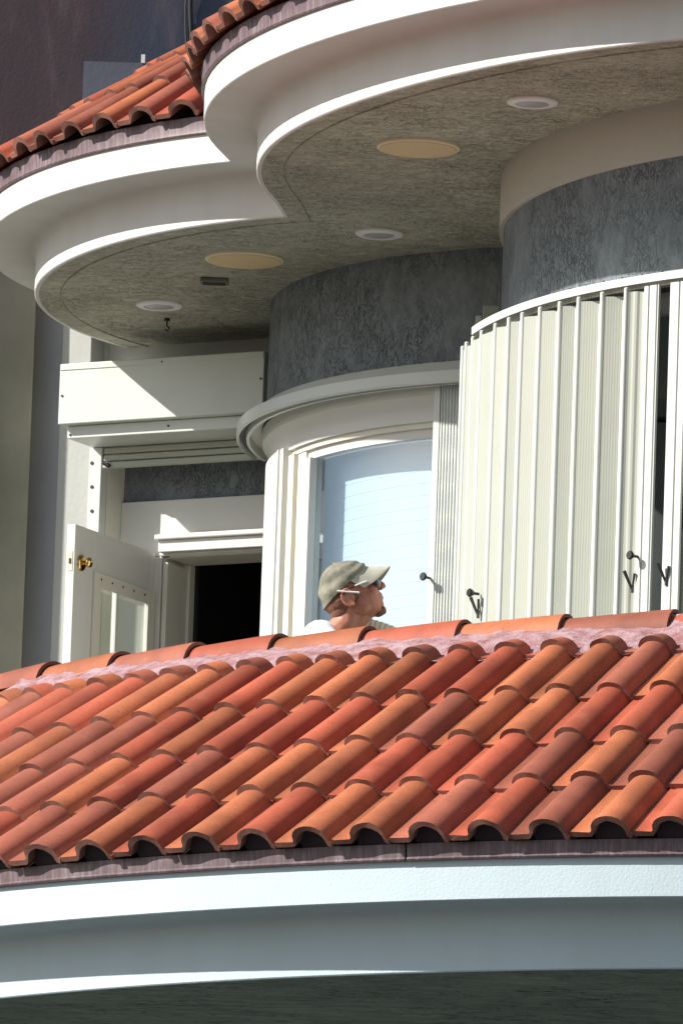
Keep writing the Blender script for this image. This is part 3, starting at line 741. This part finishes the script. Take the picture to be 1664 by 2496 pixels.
b = MB(); b.box((-2.6, 0, ZS + .3), (4.5, .5, 16.5), T=Tt); b.build('wall', M_tower, tw)
lp = thing('wall_ledge', 'blue-grey block ledge on the dark wall behind the tiles', 'ledge')
pa = atY(206, 160, 48.1); pb = atY(352, 140, 48.1)
b = MB(); b.box((pa.x, 48.0, pa.z - .35), (pb.x, 48.22, pa.z)); b.build('ledge', M_ledge, lp)
b = MB(); b.box((pb.x - .012, 47.99, pb.z - .05), (pb.x + .006, 47.998, pb.z - .01)); b.build('tag', M_trim, lp)
cb = thing('cable', 'black cable hanging down the dark wall above the tiles', 'cable')
cx = atY(465, 60, 48.3).x
b = MB(); b.tube([Vector((cx + .006 * math.sin(i * 1.3), 48.24 + .02 * math.sin(i), 12.1 + i * .12)) for i in range(20)], .011, 8)
b.build('cable_run', M_cable, cb, 60)
b = MB(); b.tube([Vector((cx - .02 + .008 * math.sin(i * 1.7), 48.25, 12.1 + i * .12)) for i in range(20)], .005, 6); b.build('thin_cable', M_cable, cb, 60)

# ------------------------------------------------------------ fittings on the soffit
def disc(px, py, label):
    p = atZ(px, py, ZS); t = thing('cover_plate', label, 'cover plate', 'round cover plates in the soffit', (p.x, p.y, ZS))
    b = MB(); b.tube([p + Vector((0, 0, -.0005)), p + Vector((0, 0, -.010)), p + Vector((0, 0, -.014))], [.174, .172, .166], 48); b.build('rim', M_discrim, t, 40)
    b = MB(); b.tube([p + Vector((0, 0, -.0145)), p + Vector((0, 0, -.017)), p + Vector((0, 0, -.018))], [.160, .158, .150], 48); b.build('plate', M_disc, t, 40)
disc(1019, 356, 'round tan cover plate in the soffit of the right lobe, the higher of two')
disc(596, 629, 'round tan cover plate in the soffit of the left lobe, the lower of two')
def downlight(px, py, label):
    p = atZ(px, py, ZS); t = thing('downlight', label, 'light', 'recessed downlights in the soffit', (p.x, p.y, ZS))
    V = []; Fc = []; n = 40; pr = [(.106, -.0005), (.106, -.006), (.100, -.012), (.085, -.017), (.070, -.016), (.064, -.006), (.062, -.0008)]
    for r, z in pr:
        for k in range(n): a = 2 * math.pi * k / n; V.append(p + Vector((r * math.cos(a), r * math.sin(a), z)))
    for i in range(len(pr) - 1):
        for k in range(n): Fc.append((i*n+k, i*n+(k+1)%n, (i+1)*n+(k+1)%n, (i+1)*n+k))
    mesh('trim', V, Fc, M_trim, t, 50)
    b = MB(); b.tube([p + Vector((0, 0, -.001)), p + Vector((0, 0, -.010)), p + Vector((0, 0, -.017))], [.0625, .0625, .045], 32); b.build('lens', M_lens, t, 60)
downlight(1297, 246, 'white ringed downlight in the upper right of the soffit, topmost of three')
downlight(925, 567, 'white ringed downlight in the middle of the soffit, just left of the right bay')
downlight(389, 741, 'white ringed downlight at lower left of the soffit, above the roller shutter box')
p = atZ(523, 679, ZS); vt = thing('soffit_vent', 'small grey-green rectangular vent beside the lower tan cover plate', 'vent', loc=(p.x, p.y, ZS))
b = MB(); b.box((p.x - .062, p.y - .035, ZS - .022), (p.x + .062, p.y + .045, ZS - .0006)); bevel(b.build('vent_body', mat('grey_green_vent', (.16, .17, .14), .7), vt), .006)
b = MB()
for i in range(5): b.box((p.x - .05, p.y - .026 + i * .014, ZS - .0245), (p.x + .05, p.y - .020 + i * .014, ZS - .0222))
b.build('grille', M_screw, vt)
p = atZ(408, 776, ZS); hk = thing('ceiling_hook', 'small dark hook hanging from the soffit near the low downlight', 'hook', loc=(p.x, p.y, ZS))
b = MB(); b.tube([p + Vector((0, 0, -.001)), p + Vector((0, 0, -.012))], .013, 10)
b.tube([p + Vector((0, 0, -.01)), p + Vector((0, 0, -.035)), p + Vector((.012, 0, -.045)), p + Vector((.006, 0, -.058)), p + Vector((-.006, 0, -.05))], .0045, 6)
b.build('hook_body', M_black, hk, 40)

# ------------------------------------------------------------ the man on the balcony
exec_person = True
man = thing('person', 'man in faded olive cap, glasses and white shirt looking up behind the tiled ridge', 'person', loc=(.0, 43.0, 7.205))
H = Vector((.048, 43.0, 8.812)); PT = R_(26); SC = 1.06
fx = Vector((math.cos(PT), 0, math.sin(PT))); fy = Vector((0, 1, 0)); fz = Vector((-math.sin(PT), 0, math.cos(PT)))
def hd(x, y, z): return H + (fx * x + fy * y + fz * z) * SC
def ellip(b, c, rx, ry, rz, ax=None, n=16, mtx=None):
    X, Y, Z = ax or (fx, fy, fz); V = []; Fc = []; q = n // 2
    for i in range(1, q):
        a = math.pi * i / q
        for k in range(n):
            t = 2 * math.pi * k / n; V.append(c + X * (rx * math.sin(a) * math.cos(t)) + Y * (ry * math.sin(a) * math.sin(t)) + Z * (rz * math.cos(a)))
    V.append(c + Z * rz); V.append(c - Z * rz); m = len(V)
    for i in range(q - 2):
        for k in range(n): Fc.append((i*n+k, i*n+(k+1)%n, (i+1)*n+(k+1)%n, (i+1)*n+k))
    for k in range(n): Fc.append((m-2, (k+1)%n, k)); Fc.append((m-1, (q-2)*n+k, (q-2)*n+(k+1)%n))
    b.add(V, Fc)
WX = (Vector((1,0,0)), Vector((0,1,0)), Vector((0,0,1)))
def he(b, x, y, z, rx, ry, rz, n=16): ellip(b, hd(x, y, z), rx * SC, ry * SC, rz * SC, n=n)
def limb(b, pts, rads, n=16, sub=5):
    for (p, q, r, s) in zip(pts, pts[1:], rads, rads[1:]):
        p = Vector(p); q = Vector(q)
        b.tube([p.lerp(q, i / sub) for i in range(sub + 1)], [r + (s - r) * i / sub for i in range(sub + 1)], n)
    for p, r in zip(pts, rads): ellip(b, Vector(p), r, r, r, WX, n)
def fuse(b, name, m, parent, vox, smooth_it=4, fac=.5):
    me = bpy.data.meshes.new(name); me.from_pydata([tuple(v) for v in b.V], [], b.F)
    bm = bmesh.new(); bm.from_mesh(me); bmesh.ops.recalc_face_normals(bm, faces=bm.faces); bm.to_mesh(me); bm.free()
    o = bpy.data.objects.new(name + '_tmp', me); S.collection.objects.link(o)
    md = o.modifiers.new('r', 'REMESH'); md.mode = 'VOXEL'; md.voxel_size = vox
    ms = o.modifiers.new('s', 'SMOOTH'); ms.iterations = smooth_it; ms.factor = fac
    dg = bpy.context.evaluated_depsgraph_get(); me2 = bpy.data.meshes.new_from_object(o.evaluated_get(dg))
    bpy.data.objects.remove(o)
    me2.materials.clear(); me2.materials.append(m); me2.shade_smooth(); me2.name = name
    o = link(bpy.data.objects.new(name, me2), parent); o.matrix_parent_inverse = Matrix.Translation(-parent.location); return o
def skinf(nt, b):
    v = coords(nt); c = mixc(nt, ramp(nt, noisen(nt, v, 22, 4), [(.35, g3(0)), (.7, g3(1))]), (.42, .155, .10), (.53, .24, .16))
    c = mixc(nt, ramp(nt, noisen(nt, v, 400, 2), [(.6, g3(0)), (.75, g3(.3))]), c, (.30, .13, .09))
    nt.links.new(c, b.inputs['Base Color']); b.inputs['Subsurface Weight'].default_value = .08; b.inputs['Subsurface Radius'].default_value = (.01, .004, .002); bump(nt, b, noisen(nt, v, 260, 3), .15, .002)
M_skin = mat('sunburnt_skin', (.5, .25, .17), .5, nodes=skinf)
def clothf(c1, c2, sc=9):
    def f(nt, b):
        v = coords(nt); c = mixc(nt, ramp(nt, noisen(nt, v, sc, 6, .65), [(.35, g3(0)), (.68, g3(1))]), c1, c2)
        nt.links.new(c, b.inputs['Base Color']); bump(nt, b, noisen(nt, v, 500, 2), .3, .001)
    return f
M_cap = mat('faded_olive_twill', (.3, .29, .22), .9, nodes=clothf((.15, .148, .11), (.30, .285, .225), 24))
M_visor = mat('sunlit_visor', (.5, .49, .41), .85, nodes=clothf((.42, .41, .34), (.52, .51, .44), 20))  # paler than the crown: sunlight on the bill put into the colour
M_hair = mat('brown_stubble', (.17, .08, .05), .9, nodes=clothf((.13, .055, .035), (.26, .125, .08), 140))
M_shirt = mat('white_cotton', (.82, .83, .88), .9, nodes=clothf((.74, .76, .82), (.84, .85, .9), 12))
M_knit = mat('cream_ribbed_knit', (.62, .58, .48), .95)
M_jean = mat('blue_denim', (.08, .11, .18), .9)
M_lensg = mat('grey_lens', (.25, .28, .27), .15)
M_cig = mat('white_paper', (.88, .87, .84), .7)
M_frame = mat('dark_frame', (.04, .035, .03), .4)
body = MB()
# head
he(body, .000, 0, .055, .096, .078, .092); he(body, .045, 0, .035, .070, .068, .075); he(body, .062, 0, -.012, .056, .058, .07)
he(body, .045, 0, -.050, .060, .050, .040); he(body, .050, 0, -.035, .066, .060, .052); he(body, .082, 0, -.078, .026, .030, .022); he(body, .098, 0, -.080, .017, .020, .017); he(body, .097, 0, -.055, .020, .024, .020); he(body, .056, 0, -.022, .062, .063, .070)
he(body, .092, 0, -.030, .030, .038, .036); he(body, .108, 0, .046, .014, .050, .012)
for sy in (1, -1):
    he(body, .088, .036 * sy, .004, .028, .022, .026); he(body, .112, .031 * sy, .024, .010, .013, .008, 12)
    he(body, .03, .050 * sy, -.040, .034, .016, .034)
    # ear: flat shell, helix rim and lobe
    he(body, -.004, .080 * sy, .000, .021, .007, .031, 14)
    for k in range(22):
        a = R_(-70 + k * 12.5); kk = k // 2; he(body, -.006 - .024 * math.cos(a) * (1 if k < 14 else .8), (.087 + .004 * math.sin(a)) * sy, .004 + .034 * math.sin(a), .0065, .006, .0065, 8)
    he(body, .002, .082 * sy, -.028, .009, .006, .009, 10)
for i in range(6): s = i / 5; he(body, .116 + .024 * s, 0, .044 - .034 * s, .010 + .002 * s, .007 + .004 * s, .011, 12)
he(body, .141, 0, .003, .011, .012, .011, 12); he(body, .130, .012, -.001, .010, .007, .007, 10); he(body, .130, -.012, -.001, .010, .007, .007, 10)
he(body, .117, 0, -.024, .009, .022, .0065, 12); he(body, .115, 0, -.037, .010, .020, .0075, 12); he(body, .112, 0, -.014, .010, .018, .010, 12)
# neck
nk = Vector((-.020, 43.0, 8.655)); limb(body, [hd(-.012, 0, -.020), hd(.000, 0, -.055).lerp(nk, .35), nk, nk + Vector((-.02, 0, -.06))], [.060, .057, .062, .075])
limb(body, [hd(.06, 0, -.055), nk + Vector((.03, 0, 0))], [.034, .045])
# torso, pelvis
Bx = Vector((-.02, 43.0, 0))
def P(x, y, z): return Bx + Vector((x, y, z))
ellip(body, P(0, 0, 8.42), .125, .185, .20, WX, 24); ellip(body, P(0, 0, 8.20), .115, .155, .22, WX, 24); ellip(body, P(0, 0, 8.05), .125, .170, .14, WX, 24)
limb(body, [P(0, -.05, 8.60), P(0, -.175, 8.555)], [.07, .065]); limb(body, [P(0, .05, 8.60), P(.03, .175, 8.555)], [.07, .065])
# legs and feet
for sy in (1, -1):
    limb(body, [P(0, .09 * sy, 8.02), P(.03, .10 * sy, 7.66), P(-.01, .10 * sy, 7.30)], [.088, .056, .040])
    limb(body, [P(-.03, .10 * sy, 7.255), P(.16, .11 * sy, 7.235)], [.040, .030])
# arms
def hand(b, w, d, flat, thumb):
    """w wrist, d finger direction, flat palm-width direction, thumb side direction"""
    d = d.normalized(); flat = flat.normalized(); nrm = d.cross(flat).normalized()
    ellip(b, w + d * .045, .050, .040, .017, (d, flat, nrm), 14)
    for i, (o, L) in enumerate(((-.030, .066), (-.010, .076), (.010, .072), (.029, .056))):
        a = w + d * .080 + flat * o; m1 = a + (d * .9 + nrm * .25) * L * .45; m2 = m1 + (d * .75 + nrm * .6) * L * .32; m3 = m2 + (d * .5 + nrm * .8) * L * .25
        limb(b, [a - d * .03, a, m1, m2, m3], [.009, .0095, .009, .008, .007], 8, 2)
    a = w + d * .02 - flat * .030; limb(b, [a, a - flat * .022 + d * .022 + nrm * .01, a - flat * .026 + d * .05 + nrm * .018, a - flat * .020 + d * .068 + nrm * .02], [.013, .0115, .010, .008], 8, 2)
sR, eR, wR = P(0, -.205, 8.54), P(-.03, -.235, 8.25), P(.14, -.20, 8.06)
limb(body, [sR, eR, wR], [.055, .042, .028]); hand(body, wR, Vector((.75, .1, -.5)), Vector((0, 1, .1)), 1)
sLf, eLf, wLf = P(.05, .19, 8.57), P(.30, .17, 8.60), P(.52, .10, 8.50)
limb(body, [sLf, eLf, wLf], [.055, .044, .028]); hand(body, wLf, Vector((.9, -.2, -.2)), Vector((0, .2, -1)), 1)
bo = fuse(body, 'body', M_skin, man, .0038, 9, .5)
# shirt
shb = MB()
ellip(shb, P(0, 0, 8.42), .140, .200, .212, WX, 24); ellip(shb, P(0, 0, 8.20), .132, .172, .24, WX, 24); ellip(shb, P(0, 0, 8.02), .136, .182, .12, WX, 24)
limb(shb, [P(-.035, -.05, 8.625), P(0, -.19, 8.565)], [.078, .074]); limb(shb, [P(-.035, .05, 8.625), P(.03, .185, 8.565)], [.078, .074])
limb(shb, [P(-.055, 0, 8.60), P(-.045, -.01, 8.645)], [.09, .086])
limb(shb, [sR, sR.lerp(eR, .75)], [.070, .066])
fuse(shb, 'shirt', M_shirt, man, .006, 5)
kn = MB(); kp0 = Vector((.085, 43.10, 8.715)); kp1 = Vector((.33, 43.12, 8.635))
pts = []; rr = []
for i in range(61):
    s = i / 60; pts.append(kp0.lerp(kp1, s) + Vector((0, 0, .012 * math.sin(s * 3.1)))); rr.append(.055 + .0016 * math.sin(i * 1.3) - .006 * s)
kn.tube(pts, rr, 20); kn.build('knit_sleeve', M_knit, man, 40)
tr = MB()
ellip(tr, P(0, 0, 8.02), .138, .184, .10, WX, 24)
for sy in (1, -1): limb(tr, [P(0, .09 * sy, 8.0), P(.03, .10 * sy, 7.66), P(-.01, .10 * sy, 7.29)], [.105, .078, .066])
fuse(tr, 'trousers', M_jean, man, .009, 4)
sh_ = MB()
for sy in (1, -1): limb(sh_, [P(-.04, .10 * sy, 7.255), P(.08, .105 * sy, 7.252), P(.17, .11 * sy, 7.245)], [.050, .047, .040])
fuse(sh_, 'shoes', M_black, man, .008, 3)
# hair at nape, goatee
hr = MB(); he(hr, -.018, 0, .012, .084, .0795, .055); he(hr, -.040, 0, -.022, .052, .060, .045)
fuse(hr, 'hair', M_hair, man, .004, 3)
gt = MB(); he(gt, .096, 0, -.080, .0195, .024, .0195); he(gt, .101, 0, -.088, .012, .015, .012); he(gt, .085, 0, -.088, .022, .030, .013)
fuse(gt, 'goatee', M_hair, man, .003, 2)
# cap crown: lathe-like dome with panel seams, curved bill
cpV = []; cpF = []; nA, nB = 48, 16
def crown(th, ph, k=1.0):
    # th around, ph 0 top .. 1 band
    a = ph * math.pi / 2; rx = .111 * k; ry = .0935 * k; rz = .112 * k
    x = .004 + rx * math.sin(a) ** .82 * math.cos(th); y = ry * math.sin(a) ** .82 * math.sin(th); z = .052 + rz * math.cos(a) * (1 - .22 * max(0, math.cos(th))) + .034 * max(0, math.cos(th)) * ph ** 1.5
    # front stands a little taller, back drops towards the nape
    z += .010 * math.cos(th) * (1 - ph) - (.040 * max(0, -math.cos(th)) ** 1.0) * ph ** 2 + .004 * ph * max(0, math.cos(th))
    seam = min(abs((th / (math.pi / 3)) % 1.0 - s) for s in (0, 1)); dd = -.0016 if seam < .05 else 0
    wr = .0035 * noise.noise(Vector((th * 2.2, ph * 5, 1.7))) + .003 * math.sin(ph * 19 + 3 * math.sin(th)) * (ph > .5)
    f = 1 + (dd + wr) / .1
    return hd((x - .002) * f + .002, y * f, .052 + (z - .052) * f)
for i in range(nB + 1):
    for k in range(nA): cpV.append(crown(2 * math.pi * k / nA, max(.002, i / nB)))
for i in range(nB):
    for k in range(nA): cpF.append((i*nA+k, i*nA+(k+1)%nA, (i+1)*nA+(k+1)%nA, (i+1)*nA+k))
c0 = len(cpV)
for k in range(nA): cpV.append(crown(2 * math.pi * k / nA, 1.0, .95))
for k in range(nA): cpF.append((nB*nA+k, nB*nA+(k+1)%nA, c0+(k+1)%nA, c0+k))
cpF.append(tuple(range(nA)))
cap = mesh('cap', cpV, cpF, M_cap, man, 45)
b = MB(); ellip(b, hd(.004, 0, .163), .009, .009, .005, n=10); o = b.build('button', M_cap, cap, 60)
vV = []; vF = []; n1, n2 = 24, 8
for side in (0, 1):
    for j in range(n2 + 1):
        s = j / n2
        for i in range(n1 + 1):
            a = R_(-78 + 156 * i / n1); L = .084 * math.cos(a) ** .5 * s
            bx = .004 + .108 * math.cos(a) * 1.0; by = .088 * math.sin(a)
            x = bx + L; y = by * (1 - .06 * s); z = .100 - .036 * s - (4.6 + 2.4 * s) * y * y + (.0 if side == 0 else -.004)
            vV.append(hd(x, y, z))
q = n1 + 1; O = q * (n2 + 1)
for j in range(n2):
    for i in range(n1):
        a = j * q + i; vF.append((a, a+1, a+q+1, a+q)); vF.append((O+a, O+a+q, O+a+q+1, O+a+1))
for i in range(n1): a = n2 * q + i; vF.append((a, a+1, O+a+1, O+a)); vF.append((i, O+i, O+i+1, i+1))
for j in range(n2):
    for i in (0, n1): a = j * q + i; vF.append((a, a+q, O+a+q, O+a))
mesh('visor', vV, vF, M_visor, cap, 40)
# glasses
gl = MB()
for sy in (1, -1):
    gl.tube([hd(.128, .062 * sy, .034), hd(.09, .074 * sy, .033), hd(.03, .082 * sy, .034), hd(-.006, .086 * sy, .036), hd(-.02, .086 * sy, .020)], .0028, 6)
gl.tube([hd(.130, -.062, .036), hd(.142, -.03, .038), hd(.141, 0, .036), hd(.142, .03, .038), hd(.130, .062, .036)], .0028, 6)
gls = gl.build('glasses', M_frame, man, 40)
b = MB(); b.tube([hd(.035, -.0865, .036), hd(.085, -.080, .035)], .0036, 6); b.build('temple_glint', M_trim, gls, 40)  # white bar painted as a glint on the near side arm
for sy in (1, -1):
    b = MB(); ellip(b, hd(.124, .042 * sy, .018), .012, .026, .019, n=16); b.build('lens', M_lensg, gls, 60)
b = MB(); b.tube([hd(-.036, -.094, .044), hd(.040, -.090, .004)], .0040, 8); b.build('cigarette', M_cig, man, 40)
